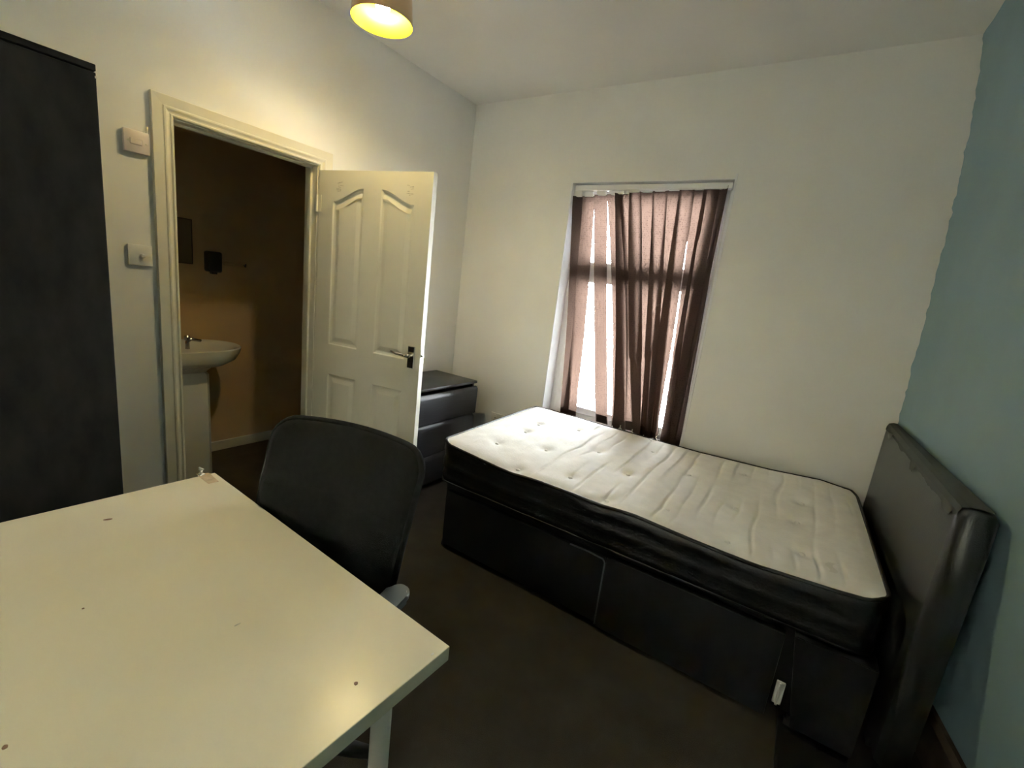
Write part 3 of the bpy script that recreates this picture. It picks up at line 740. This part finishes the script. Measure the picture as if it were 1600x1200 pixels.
# ------------------------------------------------------------------ switches and socket
sp = thing('fused_spur', 'white fused spur plate with indicator arrow, upper of two beside the door frame', 'switch', (0, .10, 1.872))
MB().box((0, -.043, -.043), (.020, .043, .043), .003, 2).build('plate', M['pinkplastic'], sp, 'auto')
MB().box((.018, -.024, -.012), (.023, .018, .012), .002, 1).build('fuse_carrier', M['pinkplastic'], sp, 'auto')
MB().prism([(-.034, 0), (-.026, -.006), (-.026, .006)], 0, .0008, Matrix(((0, 0, 1, .020), (1, 0, 0, 0), (0, 1, 0, 0), (0, 0, 0, 1)))).build('arrow_mark', M['stain_grey'], sp)
for y in (.030,): MB().tube([(.0195, y, -.002), (.0212, y, -.002)], .003, 10).build('screw', M['stain_grey'], sp)
cl = MB().tube([(.006, .036, .040), (.012, .038, .055), (.010, .040, .066), (.004, .043, .070)], .0035, 8).build('cable_clip', M['whiteplastic'], sp, True)
sw = thing('dimmer_switch', 'white dimmer plate with round knob, lower of two beside the door frame', 'switch', (0, .095, 1.420))
MB().box((0, -.043, -.043), (.012, .043, .043), .003, 2).build('plate', M['whiteplastic'], sw, 'auto')
MB().tube([(.011, .006, -.002), (.020, .006, -.002), (.024, .006, -.002)], [.009, .009, .006], 18).build('knob', M['whiteplastic'], sw, 'auto')
so = thing('wall_socket', 'white double wall socket low on the wall beyond the mattress', 'socket', (.535, D, .425))
MB().box((-.073, -.010, -.043), (.073, 0, .043), .003, 2).build('plate', M['whiteplastic'], so, 'auto')
for x in (-.035, .035):
    MB().box((x-.008, -.013, .012), (x+.008, -.009, .032), .001, 1).build('rocker', M['whiteplastic'], so)
    b = MB()
    b.box((x-.003, -.0104, -.002), (x+.003, -.0100, .007)); b.box((x-.014, -.0104, -.02), (x-.007, -.0100, -.016)); b.box((x+.007, -.0104, -.02), (x+.014, -.0100, -.016)); b.build('pin_slots', M['plastic'], so)

# ------------------------------------------------------------------ ensuite fittings
wb = thing('wash_basin', 'white ceramic pedestal wash basin in the dark room beyond the door', 'basin', (-.80, .54, 0))
# bowl outline from back (local y -.35) to the rounded front (local y .33)
def bowl_outline(sc_x, y1, n=20):
    pts = [(-.245*sc_x, -.345), (.245*sc_x, -.345)]
    for k in range(n+1):
        a = math.pi*k/n; pts.append((.245*sc_x*math.cos(a)**1 if True else 0, .05+(y1-.05)*math.sin(a)**.8))
    return pts
b = MB(); rings = []
levels = [(.66, .13, .752, 0), (.84, .24, .765, 0), (.95, .305, .795, 0), (.99, .332, .838, 0), (1.0, .340, .868, 0), (.985, .333, .874, 0), (.90, .30, .868, 0), (.84, .275, .845, .12), (.70, .20, .80, .12), (.40, .10, .770, .14)]
for sx, y1, z, yb_ in levels:
    o = bowl_outline(sx, y1); o[0] = (o[0][0], -.345+yb_); o[1] = (o[1][0], -.345+yb_)
    rings.append([b.bm.verts.new((x, y, z)) for x, y in o])
for a, c in zip(rings, rings[1:]):
    m_ = len(a)
    for j in range(m_): b.bm.faces.new((a[j], a[(j+1) % m_], c[(j+1) % m_], c[j]))
b.bm.faces.new(rings[0][::-1]); b.bm.faces.new(rings[-1])
b.build('bowl', M['ceramic'], wb, 'auto')
b = MB(); rings = []
for z, hx_, y0, y1 in ((0, .125, -.13, .115), (.01, .13, -.13, .12), (.70, .125, -.13, .115), (.715, .118, -.13, .105), (.755, .14, -.13, .14)):
    rings.append([b.bm.verts.new(p) for p in ((-hx_, y0, z), (hx_, y0, z), (hx_, y1-.02, z), (hx_-.02, y1, z), (-hx_+.02, y1, z), (-hx_, y1-.02, z))])
for a, c in zip(rings, rings[1:]):
    for j in range(6): b.bm.faces.new((a[j], a[(j+1) % 6], c[(j+1) % 6], c[j]))
b.bm.faces.new(rings[0][::-1]); b.bm.faces.new(rings[-1])
b.build('pedestal', M['ceramic'], wb, 'auto')
tp = MB().tube([(.10, .0, .87), (.10, .0, .915), (.10, .02, .930), (.10, .075, .918)], [.012, .012, .011, .009], 12).build('tap', M['chrome'], wb, True)
MB().tube([(.10, 0, .925), (.10, 0, .945), (.10, 0, .955)], [.016, .018, .012], 12).build('tap_head', M['chrome'], tp, 'auto')
mi = thing('wall_mirror', 'dark unlit mirror on the wall above the wash basin', 'mirror', (-1.10, .62, 1.52))
MB().box((.0, -.14, -.14), (.006, .12, .14), .002, 1).build('mirror_glass', M['mirror'], mi)
MB().box((0, -.146, -.146), (.004, .126, .146), .001, 1).build('backing', M['darkwood'], mi)
sd = thing('soap_dispenser', 'black soap dispenser on the wall right of the mirror', 'dispenser', (-1.10, .855, 1.40))
b = MB(); b.box((0, -.045, -.065), (.075, .045, .075), .014, 3); b.build('case', M['plastic'], sd, 'auto')
MB().box((.02, -.018, -.078), (.06, .018, -.062), .004, 1).build('push_bar', M['plastic'], sd)
ho = thing('robe_hook', 'small dark hook strip on the wall right of the soap dispenser', 'hook', (-1.10, 1.02, 1.40))
MB().box((0, -.08, -.012), (.010, .08, .012), .002, 1).build('strip', M['bath_wall'], ho)
MB().tube([(.008, .055, 0), (.03, .055, -.008), (.034, .055, .012)], .005, 8).build('hook_peg', M['plastic'], ho, True)
